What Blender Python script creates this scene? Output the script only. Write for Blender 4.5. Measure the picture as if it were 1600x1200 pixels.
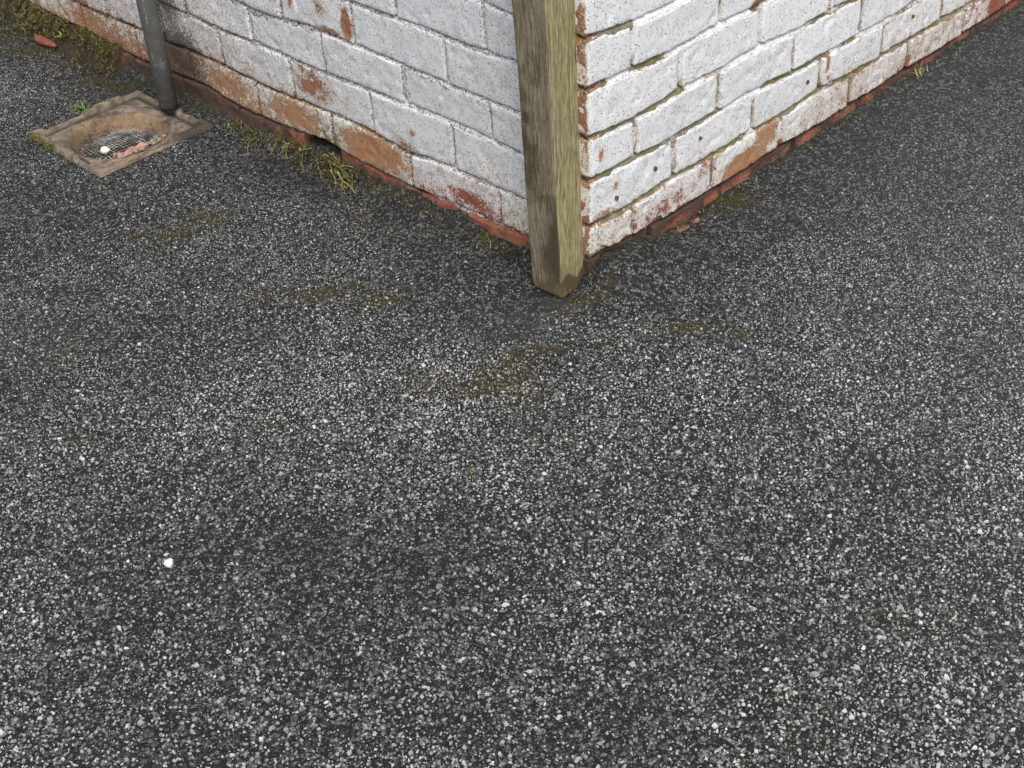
import bpy, math, random
import numpy as np
from mathutils import Vector, Matrix

for o in list(bpy.data.objects): bpy.data.objects.remove(o)
S = bpy.context.scene
COL = S.collection
PI = math.pi

# ------------------------------------------------------------ camera
cam_data = bpy.data.cameras.new("camera")
cam = bpy.data.objects.new("camera", cam_data); COL.objects.link(cam)
cam_data.sensor_fit = 'HORIZONTAL'; cam_data.sensor_width = 36.0
cam_data.lens = 36.0 * 2235.1468 / 1600.0
cam_data.clip_start = 0.05; cam_data.clip_end = 500
TILT, ROLL = 0.9176086, -0.0639623
cam.matrix_world = (Matrix.Translation((-0.147693, -2.054478, 1.374528))
                    @ Matrix.Rotation(TILT, 4, 'X') @ Matrix.Rotation(ROLL, 4, 'Z'))
S.camera = cam

# ------------------------------------------------------------ light
SUN_DIR = Vector((0.20, -1.0, 1.45)).normalized()
elev = math.asin(SUN_DIR.z); azim = math.atan2(SUN_DIR.x, SUN_DIR.y)
W = bpy.data.worlds.new("World"); S.world = W; W.use_nodes = True
wn = W.node_tree.nodes; wl = W.node_tree.links; wn.clear()
sky = wn.new('ShaderNodeTexSky'); sky.sky_type = 'NISHITA'; sky.sun_disc = False
sky.sun_elevation = elev; sky.sun_rotation = azim
sky.air_density = 1.0; sky.dust_density = 4.0; sky.ozone_density = 1.0
hs = wn.new('ShaderNodeHueSaturation'); hs.inputs['Saturation'].default_value = 0.30
bg = wn.new('ShaderNodeBackground'); bg.inputs['Strength'].default_value = 0.125
wo = wn.new('ShaderNodeOutputWorld')
wl.new(sky.outputs[0], hs.inputs['Color']); wl.new(hs.outputs[0], bg.inputs[0]); wl.new(bg.outputs[0], wo.inputs[0])
sun = bpy.data.lights.new("sun", 'SUN'); sun.energy = 1.5; sun.angle = math.radians(38); sun.color = (1.0, 0.965, 0.92)
so = bpy.data.objects.new("sun", sun); COL.objects.link(so)
so.rotation_euler = SUN_DIR.to_track_quat('Z', 'Y').to_euler(); so.location = (2, -2, 5)
S.view_settings.view_transform = 'Standard'; S.view_settings.look = 'None'
S.view_settings.exposure = 0.46; S.view_settings.gamma = 1.0; S.view_settings.use_curve_mapping = False

# ------------------------------------------------------------ helpers
rng = np.random.default_rng(7)
_perm = rng.random((64, 64, 64))
def vnoise(x, y, z, scale):
    """smooth value noise in 0..1 on numpy arrays"""
    x = np.asarray(x, float) * scale; y = np.asarray(y, float) * scale; z = np.asarray(z, float) * scale
    x, y, z = np.broadcast_arrays(x, y, z)
    xi = np.floor(x).astype(int); yi = np.floor(y).astype(int); zi = np.floor(z).astype(int)
    fx = x - xi; fy = y - yi; fz = z - zi
    fx = fx*fx*(3-2*fx); fy = fy*fy*(3-2*fy); fz = fz*fz*(3-2*fz)
    r = 0
    for a in (0, 1):
        for b in (0, 1):
            for c in (0, 1):
                w = (fx if a else 1-fx)*(fy if b else 1-fy)*(fz if c else 1-fz)
                r = r + w*_perm[(xi+a) % 64, (yi+b) % 64, (zi+c) % 64]
    return r
def fbm(x, y, z, scale, n=3):
    v = 0; a = 1; t = 0
    for i in range(n):
        v = v + a*vnoise(x+i*3.17, y+i*1.73, z+i*5.1, scale*2.03**i); t += a; a *= .55
    return v/t
def sstep(a, b, x):
    t = np.clip((x-a)/(b-a), 0, 1); return t*t*(3-2*t)

def tagit(o, label=None, cat=None, group=None, kind=None):
    if label: o['label'] = label
    if cat: o['category'] = cat
    if group: o['group'] = group
    if kind: o['kind'] = kind
    return o
def mesh_obj(name, verts, faces, mat, parent=None, smooth=True, attrs=None, loc=None):
    me = bpy.data.meshes.new(name)
    v = np.asarray(verts, float)
    if loc is not None: v = v - np.asarray(loc)
    me.from_pydata(v.tolist(), [], faces if isinstance(faces, list) else faces.tolist())
    if attrs:
        for k, a in attrs.items():
            at = me.attributes.new(k, 'FLOAT', 'POINT'); at.data.foreach_set('value', np.asarray(a, np.float32))
    me.polygons.foreach_set('use_smooth', [smooth]*len(me.polygons))
    me.materials.append(mat)
    o = bpy.data.objects.new(name, me); COL.objects.link(o)
    if loc is not None: o.location = loc
    if parent: o.parent = parent
    return o
def empty(name, loc=(0, 0, 0)):
    o = bpy.data.objects.new(name, None); COL.objects.link(o); o.location = loc; o.empty_display_size = .1
    return o
def grid_faces(nu, nv, off=0, flip=False):
    i = np.arange(nu-1)[:, None]; j = np.arange(nv-1)[None, :]
    a = (i*nv+j+off).ravel(); b = ((i+1)*nv+j+off).ravel(); c = b+1; d = a+1
    f = np.stack([a, b, c, d], 1) if not flip else np.stack([a, d, c, b], 1)
    return f

class NT:
    """tiny node-graph writer"""
    def __init__(s, name):
        s.m = bpy.data.materials.new(name); s.m.use_nodes = True
        s.n = s.m.node_tree.nodes; s.l = s.m.node_tree.links; s.n.clear()
        s.out = s.n.new('ShaderNodeOutputMaterial'); s.b = s.n.new('ShaderNodeBsdfPrincipled')
        s.l.new(s.b.outputs[0], s.out.inputs[0])
        s.pos = s.n.new('ShaderNodeNewGeometry').outputs['Position']
    def put(s, sock, v):
        if isinstance(v, bpy.types.NodeSocket): s.l.new(v, sock)
        elif isinstance(v, tuple) and len(v) == 3 and sock.type == 'RGBA': sock.default_value = (*v, 1)
        else: sock.default_value = v
    def math(s, op, a, b=0.0, c=0.0, clamp=False):
        n = s.n.new('ShaderNodeMath'); n.operation = op; n.use_clamp = clamp
        s.put(n.inputs[0], a); s.put(n.inputs[1], b); s.put(n.inputs[2], c); return n.outputs[0]
    def mix(s, f, a, b, mode='MIX'):
        n = s.n.new('ShaderNodeMix'); n.data_type = 'RGBA'; n.blend_type = mode
        s.put(n.inputs[0], f); s.put(n.inputs[6], a); s.put(n.inputs[7], b); return n.outputs[2]
    def ss(s, x, a, b, lo=0.0, hi=1.0):
        n = s.n.new('ShaderNodeMapRange'); n.interpolation_type = 'SMOOTHSTEP'
        s.put(n.inputs[0], x); n.inputs[1].default_value = a; n.inputs[2].default_value = b
        n.inputs[3].default_value = lo; n.inputs[4].default_value = hi; return n.outputs[0]
    def map(s, scale=(1, 1, 1), loc=(0, 0, 0), rot=(0, 0, 0), src=None):
        n = s.n.new('ShaderNodeMapping'); s.put(n.inputs[0], src or s.pos)
        n.inputs[1].default_value = loc; n.inputs[2].default_value = rot; n.inputs[3].default_value = scale; return n.outputs[0]
    def noise(s, scale, detail=3, rough=.55, vec=None, col=False, dist=0):
        n = s.n.new('ShaderNodeTexNoise'); s.put(n.inputs['Vector'], vec or s.pos)
        n.inputs['Scale'].default_value = scale; n.inputs['Detail'].default_value = detail
        n.inputs['Roughness'].default_value = rough; n.inputs['Distortion'].default_value = dist
        return n.outputs[1 if col else 0]
    def vor(s, scale, vec=None, feature='F1', rnd=1.0):
        n = s.n.new('ShaderNodeTexVoronoi'); n.feature = feature; s.put(n.inputs['Vector'], vec or s.pos)
        n.inputs['Scale'].default_value = scale; n.inputs['Randomness'].default_value = rnd; return n
    def attr(s, name, kind='GEOMETRY'):
        n = s.n.new('ShaderNodeAttribute'); n.attribute_type = kind; n.attribute_name = name; return n.outputs['Fac']
    def bump(s, h, dist, strength=1.0, normal=None):
        n = s.n.new('ShaderNodeBump'); n.inputs['Strength'].default_value = strength; n.inputs['Distance'].default_value = dist
        s.put(n.inputs['Height'], h)
        if normal: s.l.new(normal, n.inputs['Normal'])
        return n.outputs[0]
    def sep(s, c):
        n = s.n.new('ShaderNodeSeparateColor'); s.l.new(c, n.inputs[0]); return n.outputs
    def done(s, col, rough, normal=None, spec=.4):
        s.put(s.b.inputs['Base Color'], col); s.put(s.b.inputs['Roughness'], rough)
        s.b.inputs['Specular IOR Level'].default_value = spec
        if normal: s.l.new(normal, s.b.inputs['Normal'])
        return s.m

# ------------------------------------------------------------ materials
def masonry(name, is_mortar):
    g = NT(name)
    peel = g.attr('peel'); grime_shade = g.attr('grime_shade'); moss = g.attr('moss'); tone = g.attr('tone', 'OBJECT')
    n1 = g.noise(55, 5, .7); n2 = g.noise(260, 3, .6); n3 = g.noise(900, 2, .5); big = g.noise(9, 3, .5)
    # where the paint has come away
    e = g.math('ADD', peel, g.math('MULTIPLY', g.math('SUBTRACT', n1, .5), .95))
    e = g.math('ADD', e, g.math('MULTIPLY', g.math('SUBTRACT', n2, .5), .65))
    bare = g.ss(e, .50, .58)
    thin = g.ss(e, .18, .55)
    # substrate
    if is_mortar:
        sub = g.mix(n1, (.15, .135, .09), (.38, .345, .25))
        sub = g.mix(g.math('MULTIPLY', g.ss(g.noise(38, 3), .42, .60), .80), sub, (.165, .155, .060))
        sub = g.mix(g.ss(n3, .55, .75), sub, (.07, .06, .045))
    else:
        a = g.mix(tone, (.21, .048, .032), (.44, .19, .085))
        b = g.mix(tone, (.30, .10, .068), (.40, .27, .16))
        sub = g.mix(g.ss(n1, .35, .65), a, b)
        sub = g.mix(g.ss(n2, .58, .72), sub, (.12, .055, .035))
        sub = g.mix(g.ss(n3, .64, .74), sub, (.52, .42, .30))
    paint = g.mix(big, (.71, .73, .76), (.78, .79, .80))
    paint = g.mix(g.ss(g.math('FRACT', g.math('MULTIPLY', tone, 37.7)), 0, 1, 0, .22), paint, (.60, .605, .61))
    paint = g.mix(g.math('MULTIPLY', g.ss(n1, .45, .75), .35), paint, (.62, .60, .56))
    tint = g.mix(tone, (.56, .42, .36), (.54, .44, .31))
    paint = g.mix(g.math('MULTIPLY', thin, .80), paint, tint)
    # pin holes and specks in the paint
    v = g.vor(210); rc = g.sep(v.outputs['Color'])[0]
    spk = g.math('MULTIPLY', g.ss(v.outputs['Distance'], .15, .36, 1, 0), g.ss(rc, .78, .83))
    v2 = g.vor(480); rc2 = g.sep(v2.outputs['Color'])[0]
    thr = g.math('ADD', rc2, g.math('ADD', g.math('MULTIPLY', grime_shade, .5), g.math('MULTIPLY', thin, .30)))
    spk2 = g.math('MULTIPLY', g.ss(v2.outputs['Distance'], .25, .5, 1, 0), g.ss(thr, .90, .98))
    spk = g.math('MAXIMUM', spk, spk2)
    paint = g.mix(g.math('MULTIPLY', spk, .75), paint, (.10, .085, .065))
    col = g.mix(bare, paint, sub)
    gr = g.ss(g.math('ADD', grime_shade, g.math('MULTIPLY', g.math('SUBTRACT', n2, .5), 1.7)), .35, .85)
    col = g.mix(g.math('MULTIPLY', gr, .85), col, (.055, .045, .035))
    mo = g.ss(g.math('ADD', moss, g.math('MULTIPLY', g.math('SUBTRACT', n1, .5), 1.0)), .38, .72)
    mcol = g.mix(n2, (.07, .07, .02), (.27, .25, .09))
    col = g.mix(g.math('MULTIPLY', mo, .8), col, mcol)
    h = g.math('ADD', g.math('MULTIPLY', bare, -.35), g.math('MULTIPLY', n2, .35))
    h = g.math('ADD', h, g.math('MULTIPLY', n1, .5)); h = g.math('ADD', h, g.math('MULTIPLY', spk, -.5))
    h = g.math('ADD', h, g.math('MULTIPLY', n3, .15))
    rough = g.mix(bare, (.55, .55, .55), (.88, .88, .88))
    return g.done(col, rough, g.bump(h, .0028, .85), .3)
M_BRICK = masonry('painted_brick', False)
M_MORTAR = masonry('lime_mortar', True)

def asphalt_mat():
    g = NT('asphalt_binder')
    moss = g.attr('moss'); silt = g.attr('silt')
    nb = g.noise(3.0, 4, .6); nf = g.ss(g.noise(800, 3, .7), .35, .65)
    v = g.vor(165); rc = g.sep(v.outputs['Color'])
    e = g.vor(165, feature='DISTANCE_TO_EDGE').outputs['Distance']
    v2 = g.vor(420); r2 = g.sep(v2.outputs['Color'])
    lit = g.math('MULTIPLY', g.ss(rc[0], .50, .62), g.ss(e, .05, .14))
    lit2 = g.math('MULTIPLY', g.ss(r2[0], .62, .72), g.ss(v2.outputs['Distance'], .3, .5, 1, 0))
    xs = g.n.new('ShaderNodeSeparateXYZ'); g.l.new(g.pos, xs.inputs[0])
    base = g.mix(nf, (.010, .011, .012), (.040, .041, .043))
    base = g.mix(g.ss(g.math('ADD', xs.outputs[0], g.math('MULTIPLY', nb, .4)), .35, 1.0, 0, .7), base, g.mix(nf, (.030, .033, .037), (.075, .079, .086)))  # blue-grey sky sheen painted into the binder colour towards the right
    chip = g.mix(rc[1], (.07, .073, .078), (.24, .24, .235))
    col = g.mix(lit, base, chip)
    col = g.mix(g.math('MULTIPLY', lit2, .75), col, g.mix(r2[1], (.08, .082, .085), (.30, .30, .29)))
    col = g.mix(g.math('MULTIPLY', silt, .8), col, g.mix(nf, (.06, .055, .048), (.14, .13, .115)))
    mo = g.ss(g.math('ADD', moss, g.math('MULTIPLY', g.math('SUBTRACT', g.noise(90, 5, .75), .5), 2.2)), .22, .75)
    mo = g.math('MULTIPLY', mo, g.ss(moss, .03, .2))
    col = g.mix(g.math('MULTIPLY', mo, .85), col, g.mix(nf, (.030, .026, .010), (.10, .083, .030)))
    h = g.math('ADD', g.ss(e, 0, .2), g.math('MULTIPLY', nf, .6))
    return g.done(col, .85, g.bump(h, .003, .8), .2)
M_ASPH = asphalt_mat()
def chip_mat():
    g = NT('stone_chippings')
    t = g.attr('tone'); hue = g.attr('hue'); moss = g.attr('moss'); silt = g.attr('silt')
    n = g.noise(700, 3, .6)
    rmp = g.n.new('ShaderNodeValToRGB'); g.l.new(t, rmp.inputs[0]); cr = rmp.color_ramp
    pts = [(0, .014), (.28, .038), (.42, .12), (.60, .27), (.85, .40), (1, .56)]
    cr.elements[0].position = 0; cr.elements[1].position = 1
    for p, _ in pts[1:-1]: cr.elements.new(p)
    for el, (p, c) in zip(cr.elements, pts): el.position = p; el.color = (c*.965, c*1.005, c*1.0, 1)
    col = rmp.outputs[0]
    col = g.mix(g.math('MULTIPLY', g.ss(hue, .80, .97), .5), col, g.mix(t, (.05, .04, .03), (.42, .37, .28)))
    col = g.mix(g.ss(hue, .9990, .9993), col, (.34, .16, .12))
    col = g.mix(g.math('MULTIPLY', g.ss(n, .5, .7), .45), col, (.03, .03, .032))
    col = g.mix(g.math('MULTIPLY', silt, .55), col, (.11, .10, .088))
    mo = g.ss(g.math('ADD', moss, g.math('MULTIPLY', g.math('SUBTRACT', g.noise(90, 5, .75), .5), 2.2)), .25, .85)
    mo = g.math('MULTIPLY', mo, g.ss(moss, .03, .2))
    col = g.mix(g.math('MULTIPLY', mo, .50), col, g.mix(t, (.045, .038, .010), (.24, .19, .07)))
    return g.done(col, .6, g.bump(n, .0008, .6), .45)
M_CHIP = chip_mat()

def wood_mat():
    g = NT('weathered_timber')
    alg = g.attr('algae'); drk = g.attr('dark'); ora = g.attr('orange')
    grain = g.noise(1.0, 6, .75, g.map((300, 300, 34)))
    mott = g.ss(g.noise(150, 4, .7), .35, .65)
    grain2 = g.noise(1.0, 4, .6, g.map((850, 850, 16))); nf = g.noise(420, 3, .6); nb = g.noise(16, 3, .6)
    grain = g.ss(grain, .32, .68)
    col = g.mix(grain, (.105, .084, .052), (.33, .275, .185))
    col = g.mix(g.math('MULTIPLY', mott, .35), col, (.36, .33, .27))
    col = g.mix(g.math('MULTIPLY', alg, g.ss(nb, .2, .6, .6, 1)), col, g.mix(grain, (.20, .175, .070), (.47, .42, .235)))
    col = g.mix(g.math('MULTIPLY', g.ss(g.math('ADD', drk, g.math('ADD', g.math('MULTIPLY', g.math('SUBTRACT', nf, .5), .8), g.math('MULTIPLY', g.math('SUBTRACT', grain, .5), -.35))), .05, .95), .92), col, (.060, .050, .028))
    col = g.mix(g.math('MULTIPLY', ora, g.ss(nf, .42, .62, 0, .8)), col, (.33, .215, .05))
    col = g.mix(g.math('MULTIPLY', g.ss(grain2, .50, .64), .80), col, (.09, .072, .045))
    h = g.math('ADD', g.math('MULTIPLY', grain2, .7), g.math('MULTIPLY', nf, .3))
    return g.done(col, .8, g.bump(h, .0022, .9), .25)
M_WOOD = wood_mat()

def pipe_mat():
    g = NT('flaking_black_pipe_paint')
    n = g.noise(30, 4, .6); s = g.noise(1.0, 4, .7, g.map((160, 160, 14))); nf = g.noise(300, 3)
    z = g.n.new('ShaderNodeSeparateXYZ'); g.l.new(g.pos, z.inputs[0])
    low = g.ss(z.outputs[2], .03, .20, 1, 0)
    col = g.mix(n, (.045, .047, .044), (.135, .137, .13))
    col = g.mix(g.math('MULTIPLY', g.ss(s, .60, .64), g.ss(n, .40, .5)), col, (.36, .36, .35))
    col = g.mix(g.math('MULTIPLY', g.ss(n, .60, .64), .6), col, (.20, .20, .18))
    col = g.mix(g.math('MULTIPLY', low, .75), col, (.018, .018, .018))
    col = g.mix(g.ss(nf, .66, .7), col, (.16, .15, .13))
    return g.done(col, .5, g.bump(g.math('ADD', n, nf), .001, .6), .45)
M_PIPE = pipe_mat()
def clay_mat():
    g = NT('buff_fireclay')
    d = g.attr('dark'); r = g.attr('rust')
    n = g.noise(45, 5, .65); nf = g.noise(420, 3, .6); m = g.noise(22, 3, .5)
    col = g.mix(g.ss(n, .35, .65), (.085, .068, .050), (.27, .222, .168))
    col = g.mix(g.math('MULTIPLY', g.ss(m, .45, .62), .5), col, (.26, .19, .155))
    col = g.mix(g.math('MULTIPLY', g.ss(g.math('ADD', r, g.math('MULTIPLY', g.math('SUBTRACT', n, .5), .8)), .3, .8), .7), col, (.34, .205, .10))
    col = g.mix(g.ss(g.math('ADD', d, g.math('MULTIPLY', g.math('SUBTRACT', nf, .5), .9)), .35, .9), col, (.05, .04, .028))
    col = g.mix(g.math('MULTIPLY', g.ss(nf, .60, .68), .6), col, (.09, .07, .045))
    return g.done(col, .7, g.bump(g.math('ADD', n, nf), .0025, .8), .35)
M_CLAY = clay_mat()
def simple(name, a, b, scale, rough=.8, bump=.001, spec=.3, metal=0):
    g = NT(name); n = g.noise(scale, 4, .6)
    m = g.done(g.mix(g.ss(n, .3, .7), a, b), rough, g.bump(n, bump, .8), spec); g.b.inputs['Metallic'].default_value = metal
    return m
M_GRATE = simple('galvanised_wire', (.05, .05, .045), (.55, .55, .53), 45, .4, .0005, .5, .3)
M_SUMP = simple('black_silt', (.010, .009, .008), (.035, .03, .024), 120, .35, .002, .5)
M_BARK = simple('pink_bark', (.22, .11, .09), (.50, .31, .26), 130, .8, .001)
M_WHITE = simple('chalk_white', (.62, .61, .57), (.78, .77, .73), 200, .8, .001)
M_SOIL = simple('dark_soil', (.022, .017, .011), (.075, .055, .032), 160, .95, .004)
M_CRUMB = simple('clay_crumb', (.24, .17, .11), (.42, .31, .21), 200, .9, .001)
M_RUST = simple('rusted_plug', (.06, .03, .02), (.17, .08, .05), 400, .8, .0005)
def leaf_mat(name, dark, light, dry=None):
    g = NT(name); t = g.attr('tone'); c = g.mix(t, dark, light)
    if dry: c = g.mix(g.ss(g.attr('dry'), .5, .6), c, dry)
    return g.done(c, .6, None, .3)
M_GRASS = leaf_mat('grass_blade', (.07, .11, .018), (.26, .36, .06), (.42, .37, .15))
M_STEM = leaf_mat('dry_stem', (.16, .14, .035), (.42, .38, .11), (.50, .44, .24))
M_MOSS = leaf_mat('moss', (.035, .035, .010), (.16, .145, .035), (.20, .15, .07))

# ------------------------------------------------------------ geometry of the place
A_R, A_L = 0.7634814, 0.8074697
tR = np.array([math.cos(A_R), math.sin(A_R), 0]); nR = np.array([math.sin(A_R), -math.cos(A_R), 0])
tL = np.array([-math.cos(A_L), math.sin(A_L), 0]); nL = np.array([-math.sin(A_L), -math.cos(A_L), 0])
def P(side, s, z, d=0.0):
    t, n = (tR, nR) if side == 'R' else (tL, nL)
    s = np.asarray(s, float); z = np.asarray(z, float); d = np.asarray(d, float)
    s, z, d = np.broadcast_arrays(s, z, d)
    return np.stack([t[0]*s+n[0]*d, t[1]*s+n[1]*d, z], -1)

# course lines (height along the wall) and perpend joints, metres
BED = {'R': [
   [(0, .060), (.055, .0545), (.11, .0495), (.2, .0444), (.32, .039), (.43, .038), (.57, .042), (.70, .034), (.86, .033), (.99, .037), (1.14, .032), (1.28, .033)],
   [(0, .121), (.106, .111), (.225, .1165), (.316, .113), (.45, .1155), (.56, .111), (.654, .116), (.776, .107), (.98, .1035), (1.12, .102), (1.28, .095)],
   [(0, .2075), (.115, .2025), (.217, .197), (.339, .198), (.49, .194), (.572, .189), (.666, .184), (.785, .185), (.911, .180), (1.0, .182)],
   [(0, .285), (.115, .2755), (.239, .280), (.345, .2775), (.4545, .279), (.577, .270), (.717, .268)],
   [(0, .369), (.111, .3645), (.196, .3575), (.289, .360), (.425, .358), (.47, .357)],
   [(0, .454), (.116, .443), (.2, .440)], [(0, .535), (.2, .524)], [(0, .615), (.2, .606)]],
 'L': [
   [(0, .058), (.153, .0465), (.241, .042), (.328, .040), (.438, .035), (.60, .039), (.69, .051), (.844, .037), (.93, .0355), (1.0, .0365), (1.105, .050), (1.353, .037), (1.468, .040), (1.58, .0485), (1.78, .052)],
   [(0, .121), (.16, .117), (.234, .116), (.387, .115), (.451, .107), (.562, .119), (.666, .119), (.79, .115), (.911, .114), (1.03, .118), (1.13, .1205), (1.218, .113), (1.356, .116), (1.45, .114), (1.57, .114)],
   [(0, .207), (.16, .207), (.308, .212), (.44, .208), (.587, .206), (.724, .203), (.887, .208), (1.0, .201), (1.12, .207)],
   [(0, .284), (.16, .282), (.288, .282), (.412, .285), (.505, .289), (.709, .289), (.84, .280), (.93, .282)],
   [(0, .370), (.166, .372), (.279, .369), (.409, .372), (.568, .373)],
   [(0, .453), (.169, .454), (.24, .459)], [(0, .535), (.2, .537)], [(0, .615), (.2, .617)]]}
JNT = {'R': [[.165, .372, .601, .83, 1.06, 1.27, 1.5], [.110, .3335, .5445, .778, .991, 1.218, 1.44],
             [.222, .451, .664, .8834, 1.11, 1.33, 1.55], [.1165, .342, .569, .7936, 1.015, 1.24],
             [.234, .458, .6755, .9, 1.125, 1.35], [.110, .338, .565, .79, 1.01, 1.24], [.228, .455, .68, .905, 1.13, 1.35]],
       'L': [[.13, .30, .43, .668, .775, .99, 1.19, 1.38, 1.60, 1.74], [.2154, .4483, .6737, .9143, 1.1458, 1.352, 1.576, 1.784],
             [.110, .3264, .5453, .7863, 1.0154, 1.2328, 1.4529, 1.67], [.2248, .4462, .6707, .8975, 1.12, 1.35, 1.57],
             [.112, .3275, .5709, .7852, 1.01, 1.235, 1.46], [.2254, .447, .67, .9, 1.12, 1.35], [.111, .333, .555, .78, 1.0, 1.23]]}
SMAX = {'R': 2.3, 'L': 2.6}
for sd in JNT:
    for row in JNT[sd]:
        while row[-1]+.225 < SMAX[sd]-.05: row.append(row[-1]+.225+random.Random(int(row[-1]*1e4)).uniform(-.004, .004))
        row.append(SMAX[sd])
def bed(side, k, s):
    if k == 0: return bed(side, 1, s) - .078
    pts = BED[side][k-1]; z = np.interp(s, [p[0] for p in pts], [p[1] for p in pts])
    return z + (vnoise(s, k*3.3, 0, 6)-.5)*.003
# flaked, grimy and mossy places: (s, z, rs, rz, amount)
PEEL = {'R': [(.0, .25, .0045, .9, .42), (.20, .072, .095, .034, .50), (.31, .09, .035, .035, .42), (.14, .055, .03, .02, .35), (.43, .06, .09, .030, .75), (.50, .085, .055, .035, .62),
              (.05, .06, .06, .03, .2), (.035, .130, .05, .014, .50), (.065, .17, .010, .012, .5), (.028, .245, .007, .014, .75), (.145, .19, .012, .01, .35), (.105, .15, .03, .03, .2),
              (.685, .165, .006, .026, .85), (.69, .135, .012, .012, .5), (.445, .362, .020, .013, .8), (.9, .06, .10, .035, .26), (.75, .05, .12, .03, .22), (.62, .09, .08, .04, .26),
              (1.36, .06, .06, .035, .8), (1.48, .05, .08, .03, .75), (1.12, .085, .07, .04, .2), (1.05, .14, .1, .05, .17)],
        'L': [(.755, .345, .012, .035, .75), (.70, .365, .01, .02, .6), (.590, .325, .016, .034, .95), (.665, .335, .03, .024, .50), (.64, .30, .05, .007, .6),
              (.56, .075, .115, .045, .86), (.63, .10, .03, .03, .45), (.47, .095, .03, .03, .5), (.79, .078, .135, .055, .60), (1.02, .078, .13, .055, .60), (.97, .075, .04, .04, .25),
              (.72, .160, .085, .050, .56), (.63, .155, .03, .02, .35), (.46, .122, .045, .018, .5), (.432, .155, .012, .012, .5), (.36, .14, .010, .010, .45),
              (.29, .066, .085, .028, .60), (.36, .075, .06, .03, .25), (.23, .058, .03, .02, .45), (1.46, .055, .12, .024, .75), (1.36, .07, .03, .03, .4),
              (1.19, .10, .06, .06, .25), (1.69, .05, .10, .02, .45), (1.25, .25, .05, .10, .25), (.03, .25, .045, .9, .66)]}
GRIME = {'R': [(.6, .05, .2, .018, .3), (.9, .15, .06, .025, .25), (1.0, .08, .2, .06, .25), (.83, .145, .05, .02, .3), (.8, .2, .3, .01, .3)],
         'L': [(.02, .25, .05, .9, .42), (1.17, .10, .10, .09, .95), (1.20, .22, .07, .12, .78), (1.10, .05, .08, .025, .55), (1.28, .28, .06, .07, .4), (1.0, .035, .2, .014, .5), (1.25, .045, .08, .04, .8),
               (.9, .2, .12, .012, .3), (1.5, .19, .25, .05, .2), (.62, .118, .08, .012, .3), (.67, .09, .014, .05, .55), (1.4, .12, .2, .01, .35), (.45, .1, .012, .05, .4), (.21, .16, .3, .006, .2)]}
MOSS = {'R': [(.67, .118, .035, .02, .5), (.45, .10, .05, .02, .35), (.30, .2, .06, .012, .35), (.62, .19, .06, .014, .6), (.445, .365, .02, .010, .5), (.7, .08, .05, .02, .25)],
        'L': [(.70, .075, .035, .035, .55), (.55, .045, .12, .010, .5), (.46, .12, .04, .014, .45), (.655, .06, .02, .04, .6), (.70, .0, .07, .03, .75), (1.8, .03, .4, .02, .6), (.83, .12, .04, .01, .3)]}
def blobs(tab, s, z):
    r = np.zeros(np.broadcast(s, z).shape)
    for (a, b, ra, rb, k) in tab: r = np.maximum(r, k*np.exp(-(np.abs((s-a)/ra)**2.4+np.abs((z-b)/rb)**2.4)))
    return r
SEG = {'R': {1: [(0, 2.4, .65)], 2: [(0, 1.3, .75)], 3: [(.0, .36, .85), (.47, .70, .9), (.72, 1.2, .5)], 4: [(.0, .25, .85), (.30, .36, .5), (.60, .95, .7)],
             5: [(0, .05, .7), (.105, .20, .8), (.43, .46, .8), (.75, 1, .4)], 6: [(0, .115, .9)]},
       'L': {1: [(.4, 2.4, .8), (.1, .4, .5)], 2: [(.42, .5, .6), (.55, 1.7, .55)], 3: [(.85, 1.6, .4)], 4: [(.6, .75, .5), (1.0, 1.6, .4)], 5: [(.7, 1.5, .25)], 6: []}}
def peel_base(side, s, z):
    p = blobs(PEEL[side], s, z)
    low = sstep(.20, .035, z)*(.29 if side == 'R' else .31)*(.6+.8*vnoise(s, z, 4, 9))
    p = p*1.12; p = np.maximum(p, (.13+.04*sstep(.4, 1.1, s) if side == 'R' else .17+.13*sstep(.4, 1.1, s))+low) + (fbm(s, z, 2.2 if side == 'R' else 7.7, 14)-.5)*.16
    return np.where(z < .034 if side == 'L' else z < .028, np.maximum(p, .9), p)
def grime_f(side, s, z):
    g = blobs(GRIME[side], s, z)
    base = .14+.06*sstep(.5, 1.2, s) if side == 'R' else .22 + .17*sstep(.3, 1.2, s)
    return np.maximum(g, base*np.ones_like(g)) + sstep(.045, .0, z)*.30*(.4+1.2*vnoise(s, 0, 3, 14))

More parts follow.
